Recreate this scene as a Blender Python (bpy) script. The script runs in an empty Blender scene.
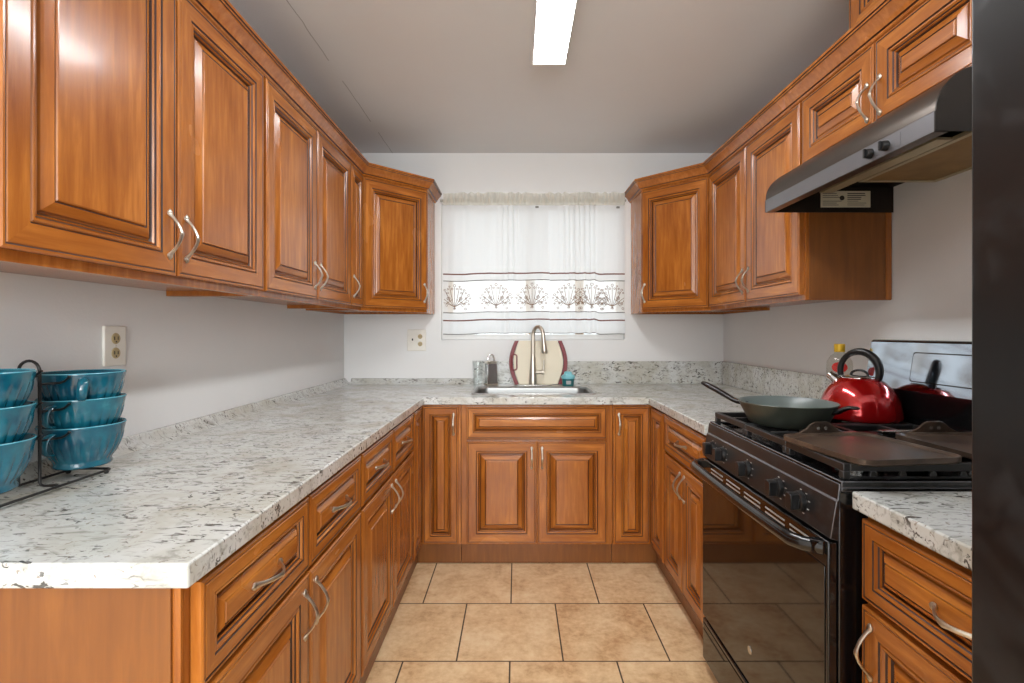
import bpy, bmesh, math, random
from mathutils import Vector, Matrix
random.seed(7)
PI = math.pi
SC = bpy.context.scene
COL = SC.collection

# ------------------------------------------------------------------ camera, world, lights, exposure
cam_d = bpy.data.cameras.new('camera')
cam_d.sensor_width = 36.0
cam_d.lens = 503 / 1024 * 36
cam_d.shift_x = -4.5 / 1024
cam_d.shift_y = -9.5 / 1024
cam_d.clip_start = 0.02
cam = bpy.data.objects.new('camera', cam_d); COL.objects.link(cam)
cam.location = (0, 0, 1.26); cam.rotation_euler = (PI / 2, 0, 0)
SC.camera = cam

world = bpy.data.worlds.new('daylight'); SC.world = world; world.use_nodes = True
bg = world.node_tree.nodes['Background']
bg.inputs[0].default_value = (0.93, 0.97, 1.0, 1); bg.inputs[1].default_value = 0.95

def area_light(name, loc, rot, sx, sy, energy, color):
    d = bpy.data.lights.new(name, 'AREA'); d.shape = 'RECTANGLE'; d.size = sx; d.size_y = sy
    d.energy = energy; d.color = color
    o = bpy.data.objects.new(name, d); COL.objects.link(o); o.location = loc; o.rotation_euler = rot
    return o
# broad fill light added behind the camera, just inside the added rear window
area_light('added_rear_fill', (0.0, -2.52, 1.55), (PI / 2, 0, 0), 2.0, 1.2, 56, (0.95, 0.98, 1.0))
# unseen overhead fill added behind the camera, without a fixture
area_light('added_overhead_fill', (0.14, -1.05, 2.42), (0, 0, 0), 0.3, 1.2, 10, (0.97, 0.985, 1.0))
FIXTURE_STRENGTH = 22

vs = SC.view_settings
vs.view_transform = 'Standard'; vs.look = 'None'; vs.gamma = 1.0; vs.exposure = 0.98
vs.use_curve_mapping = False

# ------------------------------------------------------------------ materials
def lin(c):
    return tuple(((v / 255) / 12.92 if v / 255 <= 0.04045 else ((v / 255 + 0.055) / 1.055) ** 2.4) for v in c) + (1.0,)

class NT:
    def __init__(s, name):
        s.m = bpy.data.materials.new(name); s.m.use_nodes = True
        s.t = s.m.node_tree; s.t.nodes.clear()
        s.out = s.n('ShaderNodeOutputMaterial')
    def n(s, typ, **kw):
        o = s.t.nodes.new(typ)
        for k, v in kw.items(): setattr(o, k, v)
        return o
    def l(s, a, b): s.t.links.new(a, b)
    def math(s, op, a, b=None, c=None):
        o = s.n('ShaderNodeMath', operation=op)
        for i, v in enumerate((a, b, c)):
            if v is None: continue
            if isinstance(v, (int, float)): o.inputs[i].default_value = v
            else: s.l(v, o.inputs[i])
        return o.outputs[0]
    def mix(s, f, a, b):
        o = s.n('ShaderNodeMix', data_type='RGBA')
        for sock, v in ((o.inputs[0], f), (o.inputs[6], a), (o.inputs[7], b)):
            if isinstance(v, (int, float)): sock.default_value = v
            elif isinstance(v, tuple): sock.default_value = v
            else: s.l(v, sock)
        return o.outputs[2]
    def ramp(s, f, stops):
        o = s.n('ShaderNodeValToRGB'); s.l(f, o.inputs[0])
        e = o.color_ramp.elements
        while len(e) < len(stops): e.new(0.5)
        for i, (p, c) in enumerate(stops):
            e[i].position = p; e[i].color = c if len(c) == 4 else c + (1,)
        return o.outputs[0]
    def noise(s, vec, scale, detail=3, rough=0.5, dist=0.0):
        o = s.n('ShaderNodeTexNoise'); o.inputs['Scale'].default_value = scale
        o.inputs['Detail'].default_value = detail; o.inputs['Roughness'].default_value = rough
        o.inputs['Distortion'].default_value = dist
        if vec is not None: s.l(vec, o.inputs['Vector'])
        return o.outputs['Fac']
    def coords(s, scale=(1, 1, 1), loc=(0, 0, 0), rot=(0, 0, 0), rnd=False):
        tc = s.n('ShaderNodeTexCoord'); mp = s.n('ShaderNodeMapping')
        mp.inputs['Scale'].default_value = scale; mp.inputs['Location'].default_value = loc
        mp.inputs['Rotation'].default_value = rot
        src = tc.outputs['Object']
        if rnd:
            oi = s.n('ShaderNodeObjectInfo'); v = s.n('ShaderNodeVectorMath', operation='ADD')
            k = s.math('MULTIPLY', oi.outputs['Random'], 7.3)
            cb = s.n('ShaderNodeCombineXYZ')
            for i in range(3): s.l(k, cb.inputs[i])
            s.l(src, v.inputs[0]); s.l(cb.outputs[0], v.inputs[1]); src = v.outputs[0]
        s.l(src, mp.inputs['Vector']); return mp.outputs[0]
    def pbr(s, color, rough=0.5, metal=0.0, bump=None, bstr=0.2, bdist=0.002, **kw):
        p = s.n('ShaderNodeBsdfPrincipled')
        def st(nm, v):
            if isinstance(v, (int, float, tuple)): p.inputs[nm].default_value = v
            else: s.l(v, p.inputs[nm])
        st('Base Color', color); st('Roughness', rough); st('Metallic', metal)
        for k, v in kw.items(): st(k.replace('_', ' '), v)
        if bump is not None:
            b = s.n('ShaderNodeBump'); b.inputs['Strength'].default_value = bstr
            b.inputs['Distance'].default_value = bdist
            s.l(bump, b.inputs['Height']); s.l(b.outputs[0], p.inputs['Normal'])
        s.l(p.outputs[0], s.out.inputs[0]); return p

def plain(name, rgb, rough=0.5, metal=0.0, var=0.06, vscale=30, **kw):
    """procedural material: a base colour with a slight mottling and roughness variation"""
    t = NT(name); v = t.coords(rnd=True); n = t.noise(v, vscale, 3)
    c = lin(rgb); d = tuple(x * (1 - var) for x in c[:3]) + (1,); u = tuple(min(1, x * (1 + var)) for x in c[:3]) + (1,)
    col = t.mix(n, d, u)
    r = t.math('ADD', t.math('MULTIPLY', n, 0.12 * rough), rough * 0.94)
    t.pbr(col, r, metal, **kw); return t.m

def wood(name, axis, base=((136, 72, 22), (196, 123, 50)), rough=0.25):
    t = NT(name)
    sc = {'v': (1, 1, 0.09), 'h': (0.09, 1, 1)}[axis]
    v = t.coords(scale=sc, rnd=True)
    g = t.noise(v, 55, 5, 0.6, 0.3)
    v2 = t.coords(scale={'v': (1, 1, 0.4), 'h': (0.4, 1, 1)}[axis], rnd=True)
    b = t.noise(v2, 7, 2, 0.5, 0.15)
    f = t.math('ADD', t.math('MULTIPLY', g, 0.6), t.math('MULTIPLY', b, 0.4))
    col = t.ramp(f, [(0.32, lin(base[0])), (0.52, lin(tuple((p + q) / 2 for p, q in zip(*base)))), (0.68, lin(base[1]))])
    fine = t.noise(v, 160, 2)
    t.pbr(col, t.math('ADD', t.math('MULTIPLY', b, 0.12), rough - 0.06), 0.0, bump=fine, bstr=0.06, bdist=0.0008,
          Coat_Weight=0.25, Coat_Roughness=0.12)
    return t.m

M = {}
M['wood_v'] = wood('glazed_maple_upright', 'v')
M['wood_h'] = wood('glazed_maple_level', 'h')
M['panel_wood'] = wood('plain_maple_veneer', 'v', ((116, 66, 22), (142, 86, 33)), 0.42)
M['glaze'] = plain('dark_glaze_line', (52, 24, 8), 0.45)
M['inside'] = plain('cabinet_underside', (150, 98, 56), 0.5)
M['nickel'] = plain('brushed_nickel', (206, 199, 186), 0.34, 1.0)
M['steel'] = plain('stainless_steel', (190, 190, 188), 0.22, 1.0)
M['sink_steel'] = plain('satin_sink_steel', (168, 168, 166), 0.36, 1.0)
M['chrome'] = plain('polished_chrome', (225, 225, 225), 0.06, 1.0)
M['white_plastic'] = plain('white_plastic', (226, 222, 212), 0.4)
M['ivory'] = plain('aged_ivory_plastic', (176, 158, 116), 0.45)
M['dark'] = plain('dark_slot', (28, 24, 22), 0.6)
M['enamel'] = plain('black_enamel', (14, 14, 15), 0.2, var=0.3, vscale=60, Coat_Weight=0.3, Coat_Roughness=0.12)
M['enamel_worn'] = None
M['black_glass'] = plain('black_oven_glass', (10, 9, 9), 0.05, IOR=1.62)
M['black_plastic'] = plain('black_plastic', (20, 20, 21), 0.33)
M['iron'] = plain('cast_iron', (30, 29, 28), 0.36, var=0.3)
M['edge_glint'] = plain('painted_enamel_edge_glint', (104, 104, 108), 0.25, 0.3)  # pale bevel colour painting a highlight along cooktop and control panel edges
M['iron_glint'] = plain('painted_iron_edge_glint', (70, 70, 72), 0.3, 0.3)  # grey bevel colour painting a dimmer highlight along the grate edges
M['wire'] = plain('black_coated_wire', (20, 18, 17), 0.4)
M['paint_white'] = plain('white_window_paint', (232, 232, 230), 0.4)
M['rod'] = plain('grey_rod_metal', (150, 148, 140), 0.35, 0.6)
M['teal'] = None
M['mirror_glass'] = plain('mirrored_control_glass', (176, 186, 198), 0.07, 1.0)
M['yellow'] = plain('yellow_cap', (214, 172, 30), 0.4)
M['red_label'] = plain('red_label', (196, 34, 30), 0.45)
M['red_rim'] = plain('dark_red_rubber', (120, 20, 30), 0.45)
M['board'] = plain('translucent_white_board', (226, 216, 192), 0.45, var=0.1, vscale=6)
M['teal_jar'] = plain('dark_teal_plastic', (20, 100, 104), 0.35)
M['aqua_lid'] = plain('pale_aqua_plastic', (130, 198, 208), 0.4)
M['sticker'] = plain('paper_sticker', (214, 206, 184), 0.6)
M['ink'] = plain('printed_ink', (52, 46, 40), 0.6)
M['legend'] = plain('white_legend_print', (170, 170, 168), 0.5)
M['trim_thread'] = plain('brown_ribbon_trim', (128, 84, 74), 0.7)
M['grey_thread'] = plain('grey_seam_thread', (128, 126, 122), 0.7)
M['brown_thread'] = plain('brown_embroidery_thread', (124, 92, 66), 0.7)
M['post'] = plain('tan_timber', (196, 160, 122), 0.7)

# worn black enamel of the stove front: cooking splashes over black
t = NT('worn_black_enamel'); v = t.coords()
n = t.noise(v, 42, 5, 0.7); k = t.ramp(n, [(0.52, (0, 0, 0, 1)), (0.72, (1, 1, 1, 1))])
t.pbr(t.mix(k, lin((20, 20, 21)), lin((56, 56, 58))), t.math('ADD', t.math('MULTIPLY', k, 0.2), 0.36), 0.0, Coat_Weight=0.2, Coat_Roughness=0.2)
M['enamel_worn'] = t.m
# fridge: black gloss door with greasy finger marks
t = NT('smudged_black_door'); v = t.coords()
n = t.noise(v, 9, 4, 0.6, 0.5); k = t.ramp(n, [(0.5, (0, 0, 0, 1)), (0.78, (1, 1, 1, 1))])
t.pbr(t.mix(k, lin((17, 18, 19)), lin((38, 39, 41))), t.math('ADD', t.math('MULTIPLY', k, 0.2), 0.3), 0.0)
M['fridge'] = t.m
# teal glazed stoneware
t = NT('teal_glaze'); v = t.coords(rnd=True); n = t.noise(v, 14, 4, 0.6)
t.pbr(t.ramp(n, [(0.35, lin((10, 70, 92))), (0.6, lin((22, 98, 116))), (0.8, lin((58, 138, 150)))]), 0.12, 0.0, Coat_Weight=0.5, Coat_Roughness=0.05)
M['teal'] = t.m
M['teal_edge'] = plain('pale_teal_rim', (84, 158, 176), 0.15)
# red enamel of the kettle
t = NT('red_metallic_enamel'); v = t.coords(); n = t.noise(v, 25, 2)
t.pbr(t.mix(n, lin((168, 10, 14)), lin((190, 16, 20))), 0.16, 0.55, Coat_Weight=1.0, Coat_Roughness=0.04)
M['kettle_red'] = t.m
M['pan_out'] = plain('grey_green_pan_outside', (62, 66, 58), 0.35, 0.1)
M['pan_in'] = plain('grey_nonstick', (98, 108, 106), 0.3)
# seasoned iron griddle with a brown bloom
t = NT('seasoned_griddle'); v = t.coords(rnd=True); n = t.noise(v, 12, 5, 0.6, 0.4)
t.pbr(t.ramp(n, [(0.3, lin((50, 42, 36))), (0.55, lin((86, 70, 58))), (0.8, lin((122, 104, 88)))]), t.math('ADD', t.math('MULTIPLY', n, 0.3), 0.2), 0.25)
M['griddle'] = t.m
# hood steel
M['hood'] = plain('dark_brushed_hood_metal', (92, 84, 78), 0.3, 0.9)
M['hood_face'] = plain('brushed_hood_lip', (134, 134, 138), 0.36, 0.85)
M['hood_end'] = plain('hood_end_brown_black', (38, 32, 28), 0.4, Specular_IOR_Level=0.2)
M['hood_dark'] = plain('hood_inside_black', (11, 10, 10), 0.5, Specular_IOR_Level=0.08)
t = NT('greasy_mesh_filter'); v = t.coords(); w = t.n('ShaderNodeTexVoronoi'); w.inputs['Scale'].default_value = 260; t.l(v, w.inputs['Vector'])
n = t.noise(v, 14, 4)
t.pbr(t.mix(n, lin((108, 82, 44)), lin((176, 142, 88))), 0.5, 0.4, bump=w.outputs['Distance'], bstr=0.7, bdist=0.002)
M['filter'] = t.m
M['filter_rim'] = plain('filter_rim_metal', (190, 180, 150), 0.4, 0.5)

# walls and ceiling: painted plaster with light orange-peel texture
def plaster(name, rgb, crack=False, warm=None):
    t = NT(name); v = t.coords(); big = t.noise(v, 1.6, 4, 0.6); fine = t.noise(v, 130, 3, 0.6)
    c = lin(rgb); col = t.mix(big, tuple(x * 0.95 for x in c[:3]) + (1,), tuple(min(1, x * 1.04) for x in c[:3]) + (1,))
    if crack:
        tc = t.n('ShaderNodeTexCoord'); sx = t.n('ShaderNodeSeparateXYZ'); t.l(tc.outputs['Object'], sx.inputs[0])
        wob = t.math('MULTIPLY', t.math('SUBTRACT', t.noise(v, 9, 2), 0.5), 0.012)
        d = t.math('ABSOLUTE', t.math('ADD', t.math('ADD', sx.outputs[0], 0.842), wob))
        ln = t.math('LESS_THAN', d, 0.0022)
        part = t.math('GREATER_THAN', t.noise(v, 4.3, 2), 0.42)
        col = t.mix(t.math('MULTIPLY', t.math('MULTIPLY', ln, part), 0.5), col, lin((104, 100, 96)))
    t.pbr(col, 0.62, 0.0, bump=fine, bstr=0.25, bdist=0.0018)
    return t.m
M['wall'] = plaster('wall_paint', (226, 226, 225))
M['ceiling'] = plaster('ceiling_paint', (222, 223, 224), crack=True)

# floor tile, running bond, 16 inch squares
t = NT('floor_tile')
v = t.coords(loc=(0.0255, -0.2885, 0))
br = t.n('ShaderNodeTexBrick'); t.l(v, br.inputs['Vector'])
br.inputs['Color1'].default_value = (0.42, 0.42, 0.42, 1); br.inputs['Color2'].default_value = (0.58, 0.58, 0.58, 1)
br.inputs['Mortar'].default_value = (0, 0, 0, 1); br.inputs['Scale'].default_value = 1.0
br.inputs['Mortar Size'].default_value = 0.0032; br.inputs['Mortar Smooth'].default_value = 0.1; br.inputs['Bias'].default_value = 0.0
br.inputs['Brick Width'].default_value = 0.409; br.inputs['Row Height'].default_value = 0.409
br.offset = 0.5; br.offset_frequency = 2; br.squash = 1.0
w3 = t.coords()
n1 = t.noise(w3, 6.5, 6, 0.62, 0.4); n2 = t.noise(w3, 38, 4, 0.65)
f = t.math('ADD', t.math('ADD', t.math('MULTIPLY', n1, 0.62), t.math('MULTIPLY', n2, 0.38)), t.math('MULTIPLY', t.math('SUBTRACT', br.outputs['Color'], 0.5), 0.25))
tile = t.ramp(f, [(0.33, lin((186, 140, 98))), (0.46, lin((216, 180, 136))), (0.58, lin((232, 202, 160))), (0.7, lin((238, 216, 180)))])
col = t.mix(br.outputs['Fac'], tile, lin((78, 58, 40)))
t.pbr(col, t.math('ADD', t.math('MULTIPLY', br.outputs['Fac'], 0.4), 0.34), 0.0, bump=t.math('SUBTRACT', 1.0, br.outputs['Fac']), bstr=0.4, bdist=0.002)
M['tile'] = t.m

# granite laminate: pale ground, grey clouds, warm flecks and dark chips
t = NT('speckled_granite')
v = t.coords(); vs_ = t.coords(scale=(0.55, 1.25, 1.0), rot=(0, 0, 0.35))
big = t.noise(v, 5.5, 5, 0.6, 0.8); mid = t.noise(vs_, 30, 5, 0.6, 1.2); chip = t.noise(vs_, 62, 3, 0.5, 1.4); chip2 = t.noise(v, 95, 2, 0.5, 0.6)
c = t.ramp(big, [(0.3, lin((184, 181, 168))), (0.5, lin((202, 203, 198))), (0.7, lin((214, 217, 216)))])
c = t.mix(t.math('MULTIPLY', t.ramp(mid, [(0.53, (0, 0, 0, 1)), (0.68, (1, 1, 1, 1))]), 0.7), c, lin((140, 139, 130)))
clus = t.ramp(t.noise(v, 11, 3, 0.6), [(0.36, (0, 0, 0, 1)), (0.56, (1, 1, 1, 1))])
k = t.math('MULTIPLY', t.ramp(chip, [(0.575, (0, 0, 0, 1)), (0.63, (1, 1, 1, 1))]), clus)
c = t.mix(t.math('MULTIPLY', k, 0.88), c, lin((58, 52, 46)))
k2 = t.ramp(chip2, [(0.66, (0, 0, 0, 1)), (0.70, (1, 1, 1, 1))])
c = t.mix(t.math('MULTIPLY', k2, 0.6), c, lin((122, 100, 78)))
t.pbr(c, 0.2, 0.0, Coat_Weight=0.15, Coat_Roughness=0.1)
M['granite'] = t.m

# glass and fabric
def thin_glass(name, tint=(0.96, 0.98, 0.98), ior=1.45):
    t = NT(name); lw = t.n('ShaderNodeLayerWeight'); lw.inputs[0].default_value = 0.5
    fr = t.math('ADD', t.math('MULTIPLY', t.math('POWER', lw.outputs['Facing'], 4.0), 0.45), 0.035 * ior / 1.45)
    n = t.noise(t.coords(), 8, 2)
    tr = t.n('ShaderNodeBsdfTransparent'); t.l(t.mix(n, tint + (1,), tuple(x * 0.985 for x in tint) + (1,)), tr.inputs[0])
    gl = t.n('ShaderNodeBsdfGlossy'); gl.inputs['Roughness'].default_value = 0.03
    mx = t.n('ShaderNodeMixShader'); t.l(fr, mx.inputs[0]); t.l(tr.outputs[0], mx.inputs[1]); t.l(gl.outputs[0], mx.inputs[2])
    t.l(mx.outputs[0], t.out.inputs[0]); return t.m
M['pane'] = thin_glass('window_glass')
M['loop_white'] = plain('white_loop_plastic', (236, 236, 236), 0.3)
M['tumbler'] = thin_glass('clear_tumbler_glass', (0.965, 0.975, 0.975), 1.4)
M['bottle'] = thin_glass('clear_bottle_plastic', (0.93, 0.93, 0.90), 1.4)
def cloth(name, rgb, trans, see):
    t = NT(name); v = t.coords(); w = t.noise(v, 420, 2)
    c = lin(rgb); col = t.mix(w, tuple(x * 0.95 for x in c[:3]) + (1,), c)
    d = t.n('ShaderNodeBsdfDiffuse'); tl = t.n('ShaderNodeBsdfTranslucent'); t.l(col, d.inputs[0]); t.l(col, tl.inputs[0])
    m1 = t.n('ShaderNodeMixShader'); m1.inputs[0].default_value = trans; t.l(d.outputs[0], m1.inputs[1]); t.l(tl.outputs[0], m1.inputs[2])
    tr = t.n('ShaderNodeBsdfTransparent'); m2 = t.n('ShaderNodeMixShader'); m2.inputs[0].default_value = see
    t.l(m1.outputs[0], m2.inputs[1]); t.l(tr.outputs[0], m2.inputs[2]); t.l(m2.outputs[0], t.out.inputs[0]); return t.m
M['cotton'] = cloth('white_cotton', (238, 239, 240), 0.60, 0.02)
M['heading'] = cloth('cream_heading_cotton', (236, 234, 222), 0.4, 0.36)
M['sheer'] = cloth('sheer_voile', (248, 246, 243), 0.55, 0.32)
t = NT('lit_diffuser'); em = t.n('ShaderNodeEmission'); nz = t.noise(t.coords(), 3, 1)
t.l(t.mix(nz, (0.96, 0.98, 1.0, 1), (0.98, 0.99, 1.0, 1)), em.inputs[0]); em.inputs[1].default_value = FIXTURE_STRENGTH; t.l(em.outputs[0], t.out.inputs[0])
M['lamp'] = t.m

# ------------------------------------------------------------------ mesh helpers
class MB:
    def __init__(s): s.v = []; s.f = []; s.m = []
    def add(s, vs, fs, m=0):
        b = len(s.v); s.v += [tuple(p) for p in vs]
        for f in fs: s.f.append([b + i for i in f]); s.m.append(m)
        return s
    def box(s, x0, x1, y0, y1, z0, z1, m=0):
        vs = [(x, y, z) for z in (z0, z1) for y in (y0, y1) for x in (x0, x1)]
        return s.add(vs, [(0, 2, 3, 1), (4, 5, 7, 6), (0, 1, 5, 4), (2, 6, 7, 3), (0, 4, 6, 2), (1, 3, 7, 5)], m)
    def prism(s, poly, a0, a1, axis='z', m=0):
        """poly of 2D points extruded between a0 and a1 along an axis; (x,y) for z, (x,z) for y, (y,z) for x"""
        n = len(poly)
        def p3(p, a):
            return {'z': (p[0], p[1], a), 'y': (p[0], a, p[1]), 'x': (a, p[0], p[1])}[axis]
        vs = [p3(p, a0) for p in poly] + [p3(p, a1) for p in poly]
        fs = [tuple(range(n))[::-1], tuple(range(n, 2 * n))] + [(i, (i + 1) % n, n + (i + 1) % n, n + i) for i in range(n)]
        return s.add(vs, fs, m)
    def tube(s, pts, r, n=10, m=0, closed=False, flat=1.0, up=None, caps=True):
        pts = [Vector(p) for p in pts]; k = len(pts)
        rs = r if isinstance(r, (list, tuple)) else [r] * k
        vs = []; prev = None
        for i in range(k):
            if closed: d = pts[(i + 1) % k] - pts[i - 1]
            else: d = pts[min(i + 1, k - 1)] - pts[max(i - 1, 0)]
            d.normalize()
            if prev is None:
                u = Vector(up) if up else (Vector((0, 0, 1)) if abs(d.z) < 0.9 else Vector((1, 0, 0)))
            else: u = prev
            u = (u - d * u.dot(d)); u.normalize(); prev = u; w = d.cross(u)
            for j in range(n):
                a = 2 * PI * j / n
                vs.append(pts[i] + (u * math.cos(a) * flat + w * math.sin(a)) * rs[i])
        fs = []
        for i in range(k if closed else k - 1):
            for j in range(n):
                a, b = i * n, ((i + 1) % k) * n
                fs.append((a + j, a + (j + 1) % n, b + (j + 1) % n, b + j))
        if not closed and caps: fs += [tuple(range(n))[::-1], tuple(range((k - 1) * n, k * n))]
        return s.add(vs, fs, m)
    def lathe(s, prof, n=32, c=(0, 0, 0), m=0, mod=None, axis='z', mats=None):
        """prof: (r, h) pairs; r == 0 ends collapse into a fan"""
        vs = []; idx = []
        for i, (r, h) in enumerate(prof):
            if r < 1e-6: idx.append([len(vs)] * n); vs.append((0, 0, h))
            else:
                row = []
                for j in range(n):
                    a = 2 * PI * j / n; q = r * (mod(i, a) if mod else 1)
                    row.append(len(vs)); vs.append((q * math.cos(a), q * math.sin(a), h))
                idx.append(row)
        if axis == 'x': vs = [(z, x, y) for x, y, z in vs]
        if axis == 'y': vs = [(x, z, y) for x, y, z in vs]
        vs = [(x + c[0], y + c[1], z + c[2]) for x, y, z in vs]
        b = len(s.v); s.v += vs
        for i in range(len(prof) - 1):
            for j in range(n):
                f = [idx[i][j], idx[i][(j + 1) % n], idx[i + 1][(j + 1) % n], idx[i + 1][j]]
                g = []
                for q in f:
                    if q not in g: g.append(q)
                if len(g) >= 3: s.f.append([b + q for q in g]); s.m.append(mats[i] if mats else m)
        return s
    def cells(s, xs, ys, inside, z0, z1, m=0, axis='z'):
        """extruded union of grid cells (a slab with holes and notches) sharing its vertices"""
        vid = {}; vs = []; fs = []
        def V(i, j, t):
            if (i, j, t) not in vid:
                vid[(i, j, t)] = len(vs); a = (z0, z1)[t]
                vs.append({'z': (xs[i], ys[j], a), 'y': (xs[i], a, ys[j]), 'x': (a, xs[i], ys[j])}[axis])
            return vid[(i, j, t)]
        nx, ny = len(xs) - 1, len(ys) - 1
        on = [[inside((xs[i] + xs[i + 1]) / 2, (ys[j] + ys[j + 1]) / 2) for j in range(ny)] for i in range(nx)]
        g = lambda i, j: 0 <= i < nx and 0 <= j < ny and on[i][j]
        for i in range(nx):
            for j in range(ny):
                if not on[i][j]: continue
                fs.append((V(i, j, 0), V(i, j + 1, 0), V(i + 1, j + 1, 0), V(i + 1, j, 0)))
                fs.append((V(i, j, 1), V(i + 1, j, 1), V(i + 1, j + 1, 1), V(i, j + 1, 1)))
                for di, dj, a, b in ((-1, 0, (i, j), (i, j + 1)), (1, 0, (i + 1, j), (i + 1, j + 1)), (0, -1, (i, j), (i + 1, j)), (0, 1, (i, j + 1), (i + 1, j + 1))):
                    if not g(i + di, j + dj): fs.append((V(*a, 0), V(*b, 0), V(*b, 1), V(*a, 1)))
        return s.add(vs, fs, m)
    def sweep(s, path, prof, m=0, out=1):
        """profile (outward, z) swept along a plan polyline with mitred corners; out=+1: outward is to the right of travel"""
        P = [Vector((p[0], p[1])) for p in path]; k = len(P); vs = []; n = len(prof)
        def nrm(a, b):
            d = (b - a).normalized(); return Vector((d.y, -d.x)) * out
        for i in range(k):
            if i == 0: mv = nrm(P[0], P[1])
            elif i == k - 1: mv = nrm(P[-2], P[-1])
            else:
                a, b = nrm(P[i - 1], P[i]), nrm(P[i], P[i + 1]); mv = (a + b).normalized(); mv = mv / max(0.3, mv.dot(a))
            for o, z in prof: vs.append((P[i].x + mv.x * o, P[i].y + mv.y * o, z))
        fs = []
        for i in range(k - 1):
            for j in range(n): fs.append((i * n + j, i * n + (j + 1) % n, (i + 1) * n + (j + 1) % n, (i + 1) * n + j))
        fs += [tuple(range(n)), tuple(range((k - 1) * n, k * n))[::-1]]
        return s.add(vs, fs, m)
    def build(s, name, mats, parent=None, off=(0, 0, 0), bevel=0, seg=2, angle=40, smooth=True, edge_mat=None):
        me = bpy.data.meshes.new(name)
        me.from_pydata([(x - off[0], y - off[1], z - off[2]) for x, y, z in s.v], [], s.f)
        if not isinstance(mats, (list, tuple)): mats = [mats]
        for m_ in mats: me.materials.append(m_)
        for p, k in zip(me.polygons, s.m): p.material_index = k
        bm = bmesh.new(); bm.from_mesh(me); bmesh.ops.recalc_face_normals(bm, faces=bm.faces); bm.to_mesh(me); bm.free()
        if smooth:
            for p in me.polygons: p.use_smooth = True
            me.set_sharp_from_angle(angle=math.radians(angle))
        o = bpy.data.objects.new(name, me); COL.objects.link(o)
        if parent: o.parent = parent
        else: o.location = off
        if bevel:
            b = o.modifiers.new('edge', 'BEVEL'); b.width = bevel; b.segments = seg; b.limit_method = 'ANGLE'; b.angle_limit = math.radians(40)
            b.harden_normals = False
            if edge_mat is not None: b.material = edge_mat
        return o

def tag(o, label, cat, group=None):
    o['label'] = label; o['category'] = cat
    if group: o['group'] = group
    return o
def thing(name, label, cat, loc=(0, 0, 0), rz=0, group=None):
    o = bpy.data.objects.new(name, None); COL.objects.link(o); o.empty_display_size = 0.05
    o.location = loc; o.rotation_euler = (0, 0, rz)
    return tag(o, label, cat, group)
def struct(o): o['kind'] = 'structure'; return o
def bx(name, dims, mat, parent=None, off=(0, 0, 0), bevel=0, seg=2):
    return MB().box(*dims).build(name, mat, parent, off, bevel, seg)
def arc(c, r, a0, a1, n):
    return [(c[0] + r * math.cos(a0 + (a1 - a0) * i / n), c[1] + r * math.sin(a0 + (a1 - a0) * i / n)) for i in range(n + 1)]
def rrect(a, b, r, n_=6):
    P = []
    for qx, qy, a0 in ((1, 1, 0), (-1, 1, PI / 2), (-1, -1, PI), (1, -1, 3 * PI / 2)):
        P += arc((qx * (a - r), qy * (b - r)), r, a0, a0 + PI / 2, n_)
    return P
def dup_tree(root, loc, label, rz=None):
    r = root.copy(); COL.objects.link(r); r.location = loc; r['label'] = label
    if rz is not None: r.rotation_euler = (0, 0, rz)
    for ch in list(root.children):
        c = ch.copy(); COL.objects.link(c); c.parent = r
        for g in ch.children:
            d = g.copy(); COL.objects.link(d); d.parent = c
    return r

# ------------------------------------------------------------------ room shell
XL, XR, YB, YF, ZC = -1.172, 1.407, 3.42, -2.6, 2.476
WX0, WX1, WZ0, WZ1 = -0.511, 0.734, 1.209, 2.130      # kitchen window opening
struct(bx('floor', (XL - .12, XR + .12, YF - .12, YB + .14, -.1, 0), M['tile']))
struct(bx('ceiling', (XL - .12, XR + .12, YF - .12, YB + .14, ZC, ZC + .1), M['ceiling']))
struct(bx('wall_left', (XL - .12, XL, YF - .12, YB + .14, 0, ZC), M['wall']))
struct(bx('wall_right', (XR, XR + .12, YF - .12, YB + .14, 0, ZC), M['wall']))
struct(MB().cells([XL, WX0, WX1, XR], [0, WZ0, WZ1, ZC], lambda x, z: not (WX0 < x < WX1 and WZ0 < z < WZ1), YB, YB + .14, axis='y').build('wall_back', M['wall']))
RX0, RX1, RZ0, RZ1 = -1.05, 1.05, 0.9, 2.2
struct(MB().cells([XL, RX0, RX1, XR], [0, RZ0, RZ1, ZC], lambda x, z: not (RX0 < x < RX1 and RZ0 < z < RZ1), YF - .12, YF, axis='y').build('wall_front', M['wall']))
def window(name, x0, x1, z0, z1, ya, yb, cols):
    f = 0.035; w = (x1 - x0 - f) / cols
    xs = [x0]; holes = []
    for i in range(cols):
        a = x0 + f + i * w; b = a + w - f; holes.append((a, b)); xs += [a, b]
    xs.append(x1)
    o = struct(MB().cells(xs, [z0, z0 + f, z1 - f, z1], lambda x, z: not (z0 + f < z < z1 - f and any(a < x < b for a, b in holes)), ya, yb, axis='y').build(name, M['paint_white'], bevel=.003))
    ym = (ya + yb) / 2
    for a, b in holes:
        p = MB().box(a, b, ym - .002, ym + .002, z0 + f, z1 - f).build('pane', M['pane'], o)
    return o
window('window_1', WX0, WX1, WZ0, WZ1, YB + .03, YB + .08, 2)
window('added_window_2', RX0, RX1, RZ0, RZ1, YF - .09, YF - .04, 3)  # unseen window, added to go with the rear fill light
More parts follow.
